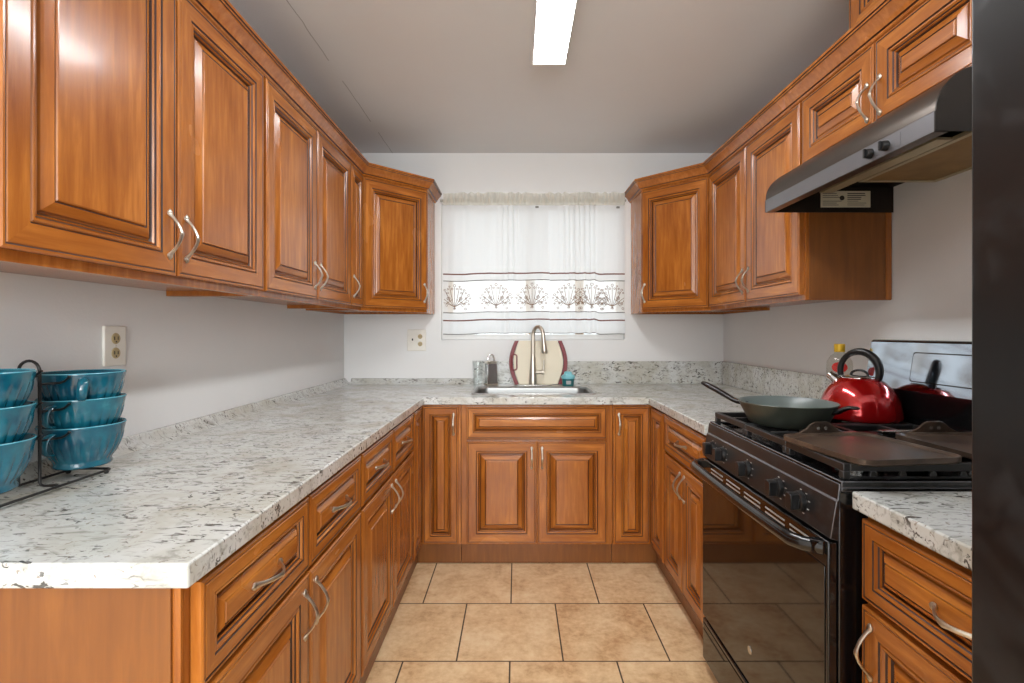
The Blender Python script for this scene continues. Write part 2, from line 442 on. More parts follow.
# timber posts outside, glimpsed through the sheer band of the curtain
for px, lab in ((-.535, 'tan timber post outside the window, at its left edge'), (.102, 'tan timber post outside the window, behind the left curtain panel'),
                (.50, 'tan timber post outside the window, behind the right curtain panel'), (.825, 'tan timber post outside the window, at its right edge')):
    o = MB().box(-.03, .03, -.03, .03, 0, 2.1).add([(-.03, -.03, 2.1), (.03, -.03, 2.1), (.03, .03, 2.1), (-.03, .03, 2.1), (0, 0, 2.13)], [(0, 1, 4), (1, 2, 4), (2, 3, 4), (3, 0, 4)]).build('fence_post', M['post'], bevel=.003)
    o.location = (px, 4.0, 0); tag(o, lab, 'post', 'timber posts outside the window')
g = struct(bx('yard_slab', (-3, 3, YB + .16, 6, -.1, 0), M['post']))
g.name = 'floor_outside'

# ------------------------------------------------------------------ ceiling light
L = thing('ceiling_light', 'long white wraparound tube light glowing on the ceiling', 'light', (.14, 1.56, ZC))
lo = (.14, 1.56, ZC)
MB().cells([.070, .074, .206, .210], [.957, .961, 2.156, 2.160], lambda x, y: not (.074 < x < .206 and .961 < y < 2.156), ZC - .064, ZC - .020).box(.070, .210, .957, 2.160, ZC - .020, ZC - .001).build('housing', M['paint_white'], L, lo, .001)
MB().box(.0745, .2055, .9615, 2.1555, ZC - .0655, ZC - .060).build('diffuser', M['lamp'], L, lo)
for y0, y1 in ((.945, .957), (2.160, 2.172)):
    MB().box(.067, .213, y0, y1, ZC - .0665, ZC - .001).build('end_cap', M['white_plastic'], L, lo, .003)

# ------------------------------------------------------------------ cabinet doors, drawers and pulls
def handle_mesh():
    b = MB(); pts = []; rs = []
    n = 40
    for i in range(n + 1):
        u = -1 + 2 * i / n; k = max(0, 1 - abs(u) / .80)
        h = .0022 + .0285 * (k * k * (3 - 2 * k)) ** .5 + .0008 * math.exp(-(u / .1) ** 2)
        w = .0047 + .0034 * math.exp(-((abs(u) - .84) / .10) ** 2) + .0016 * math.exp(-(u / .09) ** 2)
        if abs(u) > .9: w *= max(.25, (1 - ((abs(u) - .9) / .1) ** 2 * .75))
        pts.append((0, -h, .062 * u)); rs.append(w)
    b.tube(pts, rs, 10, flat=.62, up=(0, 1, 0))
    me = b.build('handle', M['nickel']); d = me.data; bpy.data.objects.remove(me); return d
HANDLE = handle_mesh()
def handle(parent, x, y, z, orient='v'):
    o = bpy.data.objects.new('handle', HANDLE); COL.objects.link(o); o.parent = parent; o.location = (x, y, z)
    if orient == 'h': o.rotation_euler = (0, PI / 2, 0)
    return o
PROF = [(0, 0, 0), (0, .0165, 0), (.003, .0195, 0), (.0068, .0195, 0), (.0095, .0178, 2), (.0112, .0195, 0), (.0500, .0195, 0), (.0530, .0160, 2), (.0560, .0188, 0),
        (.0600, .0186, 0), (.0635, .0140, 0), (.0665, .0112, 2), (.0690, .0126, 0), (.0712, .0085, 0), (.0745, .0030, 2), (.0775, .0040, 0), (.0800, .0085, 0), (.0840, .0108, 0), (.0985, .0172, 0), (.1015, .0150, 2), (.1035, .0186, 0), (.106, .0190, 0)]
def front(parent, name, x0, x1, z0, z1, hx=None, hz=None, orient='v', y=0.0):
    """raised-panel door or drawer front: mitred concentric mouldings; sits in front of y"""
    w, h = x1 - x0, z1 - z0
    s = min(1.0, (min(w, h) / 2 - .016) / .106)
    b = MB(); loops = []
    for ins, d, mm in PROF:
        i = ins * s if ins > .012 else ins
        yy = y - .001 - d
        loops.append([(x0 + i, yy, z0 + i), (x1 - i, yy, z0 + i), (x1 - i, yy, z1 - i), (x0 + i, yy, z1 - i)])
    vs = [p for l_ in loops for p in l_]; b.v = vs
    for k in range(len(loops) - 1):
        for j in range(4):
            b.f.append([k * 4 + j, k * 4 + (j + 1) % 4, k * 4 + 4 + (j + 1) % 4, k * 4 + 4 + j])
            g = PROF[k + 1][2]
            b.m.append(2 if g == 2 else (1 if j in (0, 2) else 0))
    e = (len(loops) - 1) * 4
    b.f.append([e, e + 1, e + 2, e + 3]); b.m.append(1 if w > h * 1.2 else 0)
    b.f.append([3, 2, 1, 0]); b.m.append(0)
    o = b.build(name, [M['wood_v'], M['wood_h'], M['glaze']], parent, smooth=False)
    if hx is not None: handle(o, hx, y - .0205, hz, orient)
    return o
def rot_box(b, x0, x1, y0, y1, z0, z1, m=0): return b.box(x0, x1, y0, y1, z0, z1, m)

def base_cabinet(name, label, loc, rz, w, depth, group='base cabinets under the counters', toe=.016, hollow=False):
    t_ = thing(name, label, 'cabinet', loc, rz, group)
    if hollow:      # open-topped box so that the sink bowl hangs inside
        b = MB().cells([0.001, .019, w - .019, w - .001], [0, .019, depth - .012, depth], lambda x, y: not (.019 < x < w - .019 and .019 < y < depth - .012), .130, .869)
        b.box(.001, w - .001, 0, depth, .112, .130)
        b.build('body', M['wood_v'], t_)
    else:
        bx('body', (0.001, w - .001, 0, depth, .112, .869), M['wood_v'], t_, bevel=.0015)
    bx('toe_kick', (0.001, w - .001, toe, depth, 0.001, .1115), M['panel_wood'], t_)
    return t_
def wall_cabinet(name, label, loc, rz, w, depth, h, group='wall cabinets'):
    t_ = thing(name, label, 'cabinet', loc, rz, group)
    b = MB().box(.001, w - .001, 0, depth, .016, h)
    b.box(.001, w - .001, 0, .019, 0, .016).box(.001, .017, .019, depth, 0, .016).box(w - .017, w - .001, .019, depth, 0, .016)
    b.build('body', M['wood_v'], t_, smooth=False)
    return t_
R = math.radians
FD = .02
# left run: local x runs away from the camera
DT, DB, WT, WB = .672, .124, .857, .684       # door top/bottom, drawer top/bottom
HZ = .585
FXL = -.526
c = base_cabinet('base_cabinet', 'nearest base cabinet under the left counter, with the plain wooden end panel', (FXL, .792, 0), R(90), .852, .640)
MB().box(-.010, -.001, .012, .640, 0.001, .869).build('end_panel', M['panel_wood'], c)
MB().box(-.006, -.0005, -.001, .0115, 0.11, .869).build('end_stile', M['wood_v'], c)
Y0 = .792
for a, b_ in ((.810, 1.229), (1.236, 1.640)):
    front(c, 'drawer', a - Y0, b_ - Y0, WB, WT, (a + b_) / 2 - Y0, .7705, 'h')
front(c, 'door', .810 - Y0, 1.229 - Y0, DB, DT, 1.229 - .03 - Y0, HZ)
front(c, 'door', 1.236 - Y0, 1.640 - Y0, DB, DT, 1.236 + .03 - Y0, HZ)
Y0 = 1.646
c = base_cabinet('base_cabinet', 'second base cabinet from the front under the left counter, two narrower drawers over two doors', (FXL, Y0, 0), R(90), .842, .640)
for a, b_ in ((1.656, 2.066), (2.074, 2.478)):
    front(c, 'drawer', a - Y0, b_ - Y0, WB, WT, (a + b_) / 2 - Y0, .7705, 'h')
front(c, 'door', 1.656 - Y0, 2.066 - Y0, DB, DT, 2.066 - .03 - Y0, HZ)
front(c, 'door', 2.074 - Y0, 2.478 - Y0, DB, DT, 2.074 + .03 - Y0, HZ)
# corner units with two-leaf doors
FYB = 2.72
def corner_cabinet(label, pts, toe_pts, loc, leaves):
    t_ = thing('corner_base_cabinet', label, 'cabinet', loc, 0, 'base cabinets under the counters')
    MB().prism(pts, .112, .869).build('body', M['wood_v'], t_, loc)
    MB().prism(toe_pts, .001, .1115).build('toe_kick', M['panel_wood'], t_, loc)
    for rz, ax, ay, w, hx in leaves:
        e = bpy.data.objects.new('tmp', None)
        o = front(None, 'door', 0, w, DB, WT, None)
        o.parent = t_; o.location = (ax - loc[0], ay - loc[1], -loc[2]); o.rotation_euler = (0, 0, rz)
        bpy.data.objects.remove(e)
        if hx is not None: handle(o, hx, -.0205, .765)
    return t_
corner_cabinet('left corner base cabinet with a folding two-leaf door, between left drawers and sink cabinet',
    [(-1.168, 2.491), (FXL, 2.491), (FXL, FYB), (-.301, FYB), (-.301, 3.414), (-1.168, 3.414)],
    [(-1.168, 2.491), (-.542, 2.491), (-.542, 2.746), (-.301, 2.746), (-.301, 3.414), (-1.168, 3.414)],
    (-.9, 3.1, 0), [(R(90), FXL, 2.499, .199, None), (0, -.503, FYB, .190, .165)])
# sink cabinet
c = base_cabinet('sink_cabinet', 'sink base cabinet at the back with a wide false drawer front over two doors', (-.299, FYB, 0), 0, .817, .694, toe=.026, hollow=True)
X0 = -.299
front(c, 'false_drawer', -.268 - X0, .487 - X0, WB, WT)
front(c, 'door', -.268 - X0, .1075 - X0, DB, DT, .1075 - .026 - X0, HZ)
front(c, 'door', .1115 - X0, .487 - X0, DB, DT, .1115 + .026 - X0, HZ)
FXR = .738
corner_cabinet('right corner base cabinet with a folding two-leaf door, between sink cabinet and stove side',
    [(.520, FYB), (FXR, FYB), (FXR, 2.463), (1.403, 2.463), (1.403, 3.414), (.520, 3.414)],
    [(.520, 2.746), (.764, 2.746), (.764, 2.463), (1.403, 2.463), (1.403, 3.414), (.520, 3.414)],
    (1.1, 3.1, 0), [(0, .524, FYB, .192, .026), (R(-90), FXR, 2.697, .226, None)])
c = base_cabinet('base_cabinet', 'base cabinet between the right corner and the stove, one drawer over two doors', (FXR, 2.461, 0), R(-90), .561, .662, toe=.026)
Y0 = 2.461
front(c, 'drawer', .010, .551, WB, WT, .2805, .7705, 'h')
front(c, 'door', .010, .2785, DB, DT, .2785 - .026, HZ)
front(c, 'door', .2825, .551, DB, DT, .2825 + .026, HZ)
c = base_cabinet('base_cabinet', 'base cabinet between the stove and the fridge, drawer over a door', (.766, 1.098, 0), R(-90), .496, .636, toe=.026)
front(c, 'drawer', .010, .486, WB, WT, .254, .7705, 'h')
front(c, 'door', .010, .486, DB, DT, .04, HZ)

# ------------------------------------------------------------------ counters
CT, CB = .910, .871
SX0, SX1, SY0, SY1 = -.246, .443, 2.835, 3.205        # sink cut-out
ct = thing('countertop', 'speckled granite countertop running round the left, back and right walls', 'countertop', (0, 3.1, CB))
off = (0, 3.1, CB)
xs = [XL + .002, -.496, SX0, SX1, .7076, XR - .002]; ys = [.760, 1.892, 2.686, SY0, SY1, YB - .002]
def in_ct(x, y):
    if SX0 < x < SX1 and SY0 < y < SY1: return False
    return x < -.496 or y > 2.686 or (x > .7076 and y > 1.892)
MB().cells(xs, ys, in_ct, CB, CT).build('slab', M['granite'], ct, off, .004, 3)
MB().prism([(XL + .002, CT), (XL + .052, CT), (XL + .026, CT + .012), (XL + .012, CT + .034), (XL + .002, CT + .036)], .760, YB - .002, 'y').build('coved_ledge', M['granite'], ct, off)
MB().prism([(YB - .002, CT), (YB - .052, CT), (YB - .026, CT + .012), (YB - .012, CT + .034), (YB - .002, CT + .036)], XL + .052, -.286, 'x').build('coved_ledge', M['granite'], ct, off)
MB().box(-.285, XR - .002, YB - .020, YB - .002, CT, 1.062).build('backsplash', M['granite'], ct, off, .002)
MB().box(XR - .020, XR - .002, 1.892, YB - .020, CT, 1.062).build('backsplash', M['granite'], ct, off, .002)
nc = thing('countertop', 'short piece of granite countertop between the stove and the fridge', 'countertop', (1.05, .85, CB))
MB().box(.738, XR - .002, .600, 1.108, CB, CT).build('slab', M['granite'], nc, (1.05, .85, CB), .004, 3)

# ------------------------------------------------------------------ wall cabinets
UZ, UH = 1.380, .762
UD = .303
FUL = XL + .305 
def upper_left(label, y0, y1, doors):
    c = wall_cabinet('wall_cabinet', label, (FUL, y0, UZ), R(90), y1 - y0, UD, UH)
    for a, b_, side in doors:
        front(c, 'door', a - y0, b_ - y0, .020, UH - .020, (b_ - .028 - y0) if side == 'r' else (a + .028 - y0), .118)
    return c
upper_left('nearest wall cabinet on the left wall, two wide doors, cut by the photo edge', .812, 1.697, [(.826, 1.254, 'r'), (1.260, 1.688, 'l')])
upper_left('second wall cabinet from the front on the left wall, two doors', 1.697, 2.582, [(1.706, 2.139, 'r'), (2.145, 2.575, 'l')])
upper_left('narrow single-door wall cabinet beside the left corner cabinet', 2.582, 2.808, [(2.589, 2.784, 'l')])
def diag(label, pts, loc, rz, w, hx):
    t_ = thing('corner_wall_cabinet', label, 'cabinet', loc, rz, 'wall cabinets')
    inv = Matrix.Rotation(-rz, 2)
    q = [tuple(inv @ Vector((p[0] - loc[0], p[1] - loc[1]))) for p in pts]
    b = MB().prism(q, .012, UH)
    cx = sum(p[0] for p in q) / len(q); cy = sum(p[1] for p in q) / len(q)
    for i in range(len(q)):       # lip round the open underside
        a, d = Vector(q[i]), Vector(q[(i + 1) % len(q)]); mid = Vector((cx, cy))
        ai = a + (mid - a) * .06; di = d + (mid - d) * .06
        b.prism([tuple(a), tuple(d), tuple(di), tuple(ai)], 0, .012)
    b.build('body', M['wood_v'], t_, smooth=False)
    front(t_, 'door', .004, w - .004, .020, UH - .020, hx if hx > 0 else w + hx, .118)
    return t_
LX, LY = XL + .616, YB - .305       # diagonal corner points
p1, p2 = (FUL, YB - .610), (LX, YB - .305)
W = math.hypot(p2[0] - p1[0], p2[1] - p1[1])
diag('left corner wall cabinet set diagonally beside the window', [(XL + .002, YB - .610), p1, p2, (LX, YB - .002), (XL + .002, YB - .002)], (p1[0], p1[1], UZ), math.atan2(p2[1] - p1[1], p2[0] - p1[0]), W, -.030)
FUR = 1.0835
q2, q1 = (FUR, YB - .610), (.777, YB - .305)
diag('right corner wall cabinet set diagonally beside the window', [(XR - .002, YB - .610), (XR - .002, YB - .002), (.777, YB - .002), q1, q2], (q1[0], q1[1], UZ), math.atan2(q2[1] - q1[1], q2[0] - q1[0]), math.hypot(q2[0] - q1[0], q2[1] - q1[1]), .030)
c = wall_cabinet('wall_cabinet', 'two-door wall cabinet on the right wall between corner cabinet and range hood', (FUR, 2.808, UZ), R(-90), .923, XR - .002 - FUR, UH)
front(c, 'door', .024, .470, .020, UH - .020, .470 - .028, .118)
front(c, 'door', .476, .915, .020, UH - .020, .476 + .028, .118)
MB().box(.9232, .9262, .012, XR - .004 - FUR - .012, 0.002, .470).build('side_panel', M['panel_wood'], c)
MB().box(.9232, .9272, XR - .014 - FUR - .012, XR - .004 - FUR, 0.002, .470).build('scribe_strip', M['wood_v'], c)
HC = 1.866
c = wall_cabinet('wall_cabinet', 'short two-door wall cabinet above the range hood', (FUR, 1.882, HC), R(-90), .770, XR - .002 - FUR, UZ + UH - HC)
hh = UZ + UH - HC
front(c, 'door', .006, .382, .012, hh - .020, .382 - .024, .088)
front(c, 'door', .388, .764, .012, hh - .020, .388 + .024, .088)
# vent cover box between that cabinet and the ceiling
VB = UZ + UH + .0005
c = thing('vent_cover_cabinet', 'small wooden box above the range hood cabinet, touching the ceiling', 'cabinet', (1.095, 1.640, VB), R(-90))
bx('body', (0, .40, 0, XR - .003 - 1.095, 0, ZC - VB - .002), M['wood_v'], c, bevel=.0015)
front(c, 'front_panel', .012, .388, .062, ZC - VB - .015)

# crown mouldings, mitred round the corner cabinets
crown = [(0.0005, 2.1345), (.006, 2.1345), (.010, 2.138), (.012, 2.143), (.017, 2.146), (.019, 2.152), (.024, 2.160), (.031, 2.169), (.039, 2.177), (.042, 2.181), (.045, 2.183), (.045, 2.189), (.049, 2.191), (.050, 2.200), (.046, 2.2015), (0.0005, 2.2015)]
def crown_run(label, path, out):
    o = MB()
    mats = []
    o.sweep(path, crown, 0, out)
    n = len(crown)
    for i, f in enumerate(o.f):
        if len(f) == 4:
            j = i % n
            if j in (3, 9, 11): o.m[i] = 1
    ob = o.build('crown_molding', [M['wood_h2'], M['glaze']], None, (path[1][0], path[1][1], 2.1345), angle=25)
    return tag(ob, label, 'molding', 'crown moldings above the wall cabinets')
M['wood_h2'] = wood('glazed_maple_crown', 'v', ((146, 82, 30), (190, 118, 52)))
crown_run('stepped wooden crown molding above the left wall cabinets', [(FUL, .812), p1, p2, (LX, YB - .002)], 1)
crown_run('stepped wooden crown molding above the right wall cabinets', [(.777, YB - .002), q1, q2, (FUR, 1.112)], 1)

# ------------------------------------------------------------------ range hood
HY0, HY1 = 1.114, 1.878
hd = thing('range_hood', 'dark metal range hood under the short wall cabinet', 'range hood', (1.17, 1.5, 1.705)); ho = (1.17, 1.5, 1.705)
HX = .928
outer = [(XR - .003, 1.8645), (1.072, 1.8645), (1.060, 1.862)] + [(HX + .002 + .128 * (1 - math.cos(a)) ** 1.0, 1.752 + .106 * math.sin(a)) for a in [PI / 2 * k / 12 for k in range(11, -1, -1)]] + [(HX, 1.750), (HX, 1.706)]
inner = [(x + .003 if x < 1.06 else x, z - .003) for x, z in outer[:-1]] + [(HX + .003, 1.706)]
k_lip = len(outer) - 2
b = MB(); n = len(outer); poly = outer + inner[::-1]
b.prism(poly, HY0 + .004, HY1 - .004, 'y')
# the face just below the rounded top is the bright lip
for i, f in enumerate(b.f):
    if len(f) == 4 and all(abs(b.v[q][0] - HX) < 1e-5 for q in f): b.m[i] = 1
b.build('canopy', [M['hood'], M['hood_face']], hd, ho, angle=30)
for y0, y1 in ((HY0, HY0 + .004), (HY1 - .004, HY1)):
    MB().prism(outer + [(XR - .003, 1.706)], y0, y1, 'y').build('end_plate', M['hood_end'], hd, ho)
bx('bottom_flange', (HX + .0005, HX + .030, HY0 + .004, HY1 - .004, 1.7045, 1.7075), M['hood'], hd, ho)
bx('inner_plate', (HX + .035, XR - .004, HY0 + .0045, HY1 - .0045, 1.800, 1.803), M['hood_dark'], hd, ho)
f_ = MB().cells([1.135, 1.150, 1.375, 1.390], [1.20, 1.215, 1.655, 1.67], lambda x, y: not (1.150 < x < 1.375 and 1.215 < y < 1.655), 1.757, 1.768).build('filter_frame', M['filter_rim'], hd, ho)
MB().box(1.150, 1.375, 1.215, 1.655, 1.760, 1.766).build('mesh', M['filter'], f_)
for ch in f_.children:
    ch.data.transform(Matrix.Translation((-ho[0], -ho[1], -ho[2])))
bx('lamp_strip', (1.085, 1.128, 1.30, 1.80, 1.757, 1.764), M['filter_rim'], hd, ho)
bx('motor_cover', (1.20, 1.38, 1.119, 1.195, 1.74, 1.80), M['hood_dark'], hd, ho, .004)
st = bx('sticker', (1.133, 1.318, HY1 - .0052, HY1 - .0042, 1.724, 1.785), M['sticker'], hd, ho)
b = MB(); random.seed(3)
for i in range(7):
    z = 1.776 - i * .0072
    if i not in (3,):
        b.box(1.140, 1.140 + random.uniform(.045, .075), HY1 - .0058, HY1 - .0051, z - .0009, z + .0009)
    b.box(1.232, 1.232 + random.uniform(.05, .078), HY1 - .0058, HY1 - .0051, z - .0016, z + .0014) if i < 4 else b.box(1.232, 1.232 + random.uniform(.03, .07), HY1 - .0058, HY1 - .0051, z - .0007, z + .0007)
b.lathe([(0, 0), (.009, 0), (.009, .0007), (0, .0007)], 16, (1.212, HY1 - .0058, 1.759), axis='y')
b.build('print', M['ink'], st, ho)
for y in (1.318, 1.262):
    k_ = MB().lathe([(0, -.014), (.0105, -.014), (.012, -.012), (.0135, -.001), (.0135, 0), (0, 0)], 20, (HX, y, 1.727), axis='x')
    k_.box(HX - .019, HX - .013, y - .003, y + .003, 1.727 - .011, 1.727 + .011)
    k_.build('knob', M['black_plastic'], hd, ho, angle=30)
bx('control_plate', (HX - .0008, HX - .0001, 1.215, 1.345, 1.712, 1.744), M['hood_face'], hd, ho)

# ------------------------------------------------------------------ stove
SV = (1.04, 1.497, 0)
sv = thing('stove', 'black freestanding gas stove with five front knobs', 'stove', SV)
A0, A1 = 1.117, 1.877
bx('body', (.716, 1.385, A0, A1, .045, .9045), M['enamel'], sv, SV, .003)
bx('base_plinth', (.75, 1.37, A0 + .02, A1 - .02, .001, .045), M['dark'], sv, SV)
# cooktop tray with a raised rim
b = MB().cells([.722, .745, 1.285, 1.300], [A0, A0 + .018, A1 - .018, A1], lambda x, y: True, .905, .914)
b.cells([.722, .745, 1.285, 1.300], [A0, A0 + .018, A1 - .018, A1], lambda x, y: not (.745 < x < 1.285 and A0 + .018 < y < A1 - .018), .914, .928)
b.build('cooktop', [M['enamel'], M['edge_glint']], sv, SV, .002, edge_mat=1)
cp = MB().prism([(.760, .9045), (.7205, .9045), (.7205, .922), (.7175, .922), (.7135, .886), (.7105, .884), (.697, .800), (.7155, .795), (.7155, .9045)][1:8], A0, A1, 'y').build('control_panel', [M['enamel_worn'], M['edge_glint']], sv, SV, .0016, edge_mat=1)
leg = MB()
random.seed(11)
for i, y in enumerate((1.805, 1.715, 1.535, 1.350, 1.245)):
    z = .842; x = .7035
    k_ = MB().lathe([(0, -.012), (.020, -.012), (.0235, -.009), (.025, -.001), (.025, .002), (0, .002)], 28, (x, y, z), axis='x')
    k_.prism([(y - .021, z + .006), (y - .018, z + .013), (y + .018, z + .013), (y + .021, z + .006), (y + .021, z - .006), (y + .018, z - .013), (y - .018, z - .013), (y - .021, z - .006)], x - .032, x - .011, 'x')
    # turn the grip bar upright
    for q in range(len(k_.v) - 16, len(k_.v)):
        px_, py_, pz_ = k_.v[q]; k_.v[q] = (px_, y + (pz_ - z), z + (py_ - y))
    k_.build('knob', M['black_plastic'], sv, SV, .0015, angle=30)
    leg = MB()
    for a in (-60, -20, 20, 60, 100):    # little printed setting marks by each knob
        yy, zz = y - .036 * math.cos(R(a)), z + .030 * math.sin(R(a)) * .9
        xx = .697 + (zz - .80) * (.0135 / .084) - .0009
        leg.box(xx - .0003, xx + .0006, yy - .0035, yy + .0035, zz - .0012, zz + .0012)
    leg.build('printed_mark', M['legend'], cp, SV)
# oven door
DX = .693
od = MB().box(DX, .7155, A0 + .003, A1 - .003, .212, .792).build('oven_door', M['enamel'], sv, SV, .004)
MB().box(DX - .002, DX - .0002, A0 + .012, A1 - .012, .222, .735).build('door_glass', M['black_glass'], od, SV, .001)
b = MB()
for y0 in (1.175, 1.30, 1.43, 1.56, 1.69):
    for j in range(3):
        b.box(DX - .0012, DX - .0001, y0, y0 + .10, .745 + j * .013, .749 + j * .013)
b.build('vent_slots', M['legend'], od, SV)
pts = []
for i in range(31):
    u = i / 30; y = A0 + .012 + (A1 - A0 - .024) * u
    e = min(u, 1 - u) / .07
    o_ = .046 * (min(1, e) ** .5) + .008 * math.sin(PI * u)
    pts.append((DX - .004 - o_, y, .776))
hb = MB().tube(pts, .0145, 14, flat=1.15, up=(0, 0, 1))
for yy in (A0 + .024, A1 - .024): hb.box(DX - .03, DX + .002, yy - .014, yy + .014, .764, .790)
hb.build('handle', M['enamel'], od, SV, angle=50)
MB().lathe([(0, -.0015), (.011, -.0015), (.012, 0), (0, 0)], 24, (DX - .002, 1.49, .318), axis='x').build('badge', M['steel'], od, SV)
sd = bx('storage_drawer', (DX + .001, .7155, A0 + .003, A1 - .003, .050, .200), M['enamel'], sv, SV, .004)
sd2 = MB().box(DX - .001, DX + .0008, A0 + .010, A1 - .010, .058, .186).build('drawer_face', M['black_glass'], sd, SV, .001)
# backguard
bgd = MB().prism([(1.300, .9285), (1.300, 1.055), (1.297, 1.062), (1.322, 1.228), (1.330, 1.232), (1.384, 1.232), (1.384, .9285)], A0, A1, 'y').build('backguard', M['enamel'], sv, SV, .005, 3)
def bgx(z): return 1.297 + (z - 1.062) * (.025 / .166)
def bg_plate(y0, y1, z0, z1, o0, o1, r=.010):
    P = []
    for cy_, cz_, a0 in ((y1 - r, z1 - r, 0), (y0 + r, z1 - r, PI / 2), (y0 + r, z0 + r, PI), (y1 - r, z0 + r, 3 * PI / 2)):
        P += arc((cy_, cz_), r, a0, a0 + PI / 2, 5)
    vs = [(bgx(z) - o, y, z) for o in (o0, o1) for y, z in P]; n_ = len(P)
    return vs, [tuple(range(n_)), tuple(range(n_, 2 * n_))] + [(i, (i + 1) % n_, n_ + (i + 1) % n_, n_ + i) for i in range(n_)]
pl = MB().add(*bg_plate(A0 + .006, A1 - .006, 1.067, 1.224, -.001, .002)).build('control_glass', M['mirror_glass'], bgd, SV)
MB().add(*bg_plate(1.255, 1.665, 1.096, 1.194, .0021, .003)).add(*bg_plate(1.258, 1.662, 1.100, 1.190, .0031, .0036), m=1).build('display_panel', [M['enamel'], M['mirror_glass']], bgd, SV)
# burners and continuous grates
for bxx, byy, r in ((.865, 1.69, .045), (.865, 1.27, .05), (1.155, 1.70, .04), (1.155, 1.27, .045), (1.01, 1.495, .05)):
    b = MB().lathe([(0, .9145), (r, .9145), (r, .926), (r * .82, .930), (r * .8, .938), (r * .3, .942), (0, .942)], 28, (bxx, byy, 0), mats=[0, 0, 0, 1, 1, 1])
    b.build('burner', [M['steel'], M['iron']], sv, SV, angle=30)
GZ0, GZ1 = .946, .964
def grate(y0, y1, side=False):
    b = MB(); x0, x1 = .735, 1.280; w = .016
    b.box(x0, x0 + w, y0, y1, GZ0, GZ1).box(x1 - w, x1, y0, y1, GZ0, GZ1)
    b.box(x0 + w, x1 - w, y0, y0 + w, GZ0, GZ1).box(x0 + w, x1 - w, y1 - w, y1, GZ0, GZ1)
    ym = (y0 + y1) / 2
    b.box((x0 + x1) / 2 - w / 2, (x0 + x1) / 2 + w / 2, y0 + w, y1 - w, GZ0, GZ1)
    for cx_ in (.865, 1.155):
        b.box(cx_ - .012 - .095, cx_ - .03, ym - .005, ym + .005, GZ0, GZ1).box(cx_ + .03, cx_ + .10, ym - .005, ym + .005, GZ0, GZ1)
        b.box(cx_ - .005, cx_ + .005, y0 + w, ym - .03, GZ0, GZ1).box(cx_ - .005, cx_ + .005, ym + .03, y1 - w, GZ0, GZ1)
    for fx in (x0, x1 - w):
        for fy in (y0, y1 - w): b.box(fx, fx + w, fy, fy + w, .9283 if fx < .8 or fx > 1.2 else .915, GZ0)
    if side:      # comb of bars along the near side
        b.box(x0 + w, x1 - w, y0, y0 + .008,   .929, .934)
        for k in range(1, 8):
            xx = x0 + (x1 - x0) * k / 8
            b.prism([(xx - .009, .934), (xx + .009, .934), (xx + .005, GZ0), (xx - .005, GZ0)], y0 + .0005, y0 + .0085, 'y')
    return b.build('burner_grate', [M['iron'], M['iron_glint']], sv, SV, .0016, edge_mat=1)
grate(A0 + .014, 1.372, True); grate(1.376, 1.618); grate(1.622, A1 - .014)

# ------------------------------------------------------------------ things on the stove
GT = GZ1 + .0008
def griddle(label, cx_, cy_, rz=0):
    t_ = thing('griddle', label, 'griddle', (cx_, cy_, GT), rz, 'flat iron griddles on the stove')
    a, b2, r = .132, .145, .036
    def rr(a, b, r):
        P = []
        for sx, sy, a0 in ((1, 1, 0), (-1, 1, PI / 2), (-1, -1, PI), (1, -1, 3 * PI / 2)):
            P += arc((sx * (a - r), sy * (b - r)), r, a0, a0 + PI / 2, 6)
        return P
    rings = [(rr(a - .006, b2 - .006, r), 0.0), (rr(a, b2, r), .004), (rr(a, b2, r), .016), (rr(a - .005, b2 - .005, r - .003), .016), (rr(a - .012, b2 - .012, r - .006), .010)]
    b = MB(); n_ = len(rings[0][0]); vs = [(x, y, z) for P, z in rings for x, y in P]; fs = [tuple(range(n_))[::-1]]
    for k in range(len(rings) - 1):
        for j in range(n_): fs.append((k * n_ + j, k * n_ + (j + 1) % n_, (k + 1) * n_ + (j + 1) % n_, (k + 1) * n_ + j))
    fs.append(tuple(range(4 * n_, 5 * n_)))
    b.add(vs, fs).build('plate', M['griddle'], t_, angle=30)
    for sg in (1, -1):    # upright handle ears on both ends
        ear = [(-.105, .012), (-.075, .017), (-.05, .028), (-.035, .040), (-.02, .046), (.02, .046), (.035, .040), (.05, .028), (.075, .017), (.105, .012), (.105, .004), (-.105, .004)]
        if sg < 0: continue
        e = MB().prism([(x * .88, z) for x, z in ear], .1455, .1525, 'y').build('handle_ear', M['griddle'], t_, bevel=.0015)
        h = MB()
        for dx in (-.011, .011): h.lathe([(0, .1442), (.0048, .1442), (.0052, .1456), (0, .1456)], 14, (dx, 0, .028), axis='y')
        h.build('rivet', M['steel'], e)
    return t_
griddle('flat iron griddle at the front of the stove, beside the knobs', .864, 1.250, R(7))
griddle('flat iron griddle at the back of the stove, near the control glass', 1.172, 1.258, R(2))

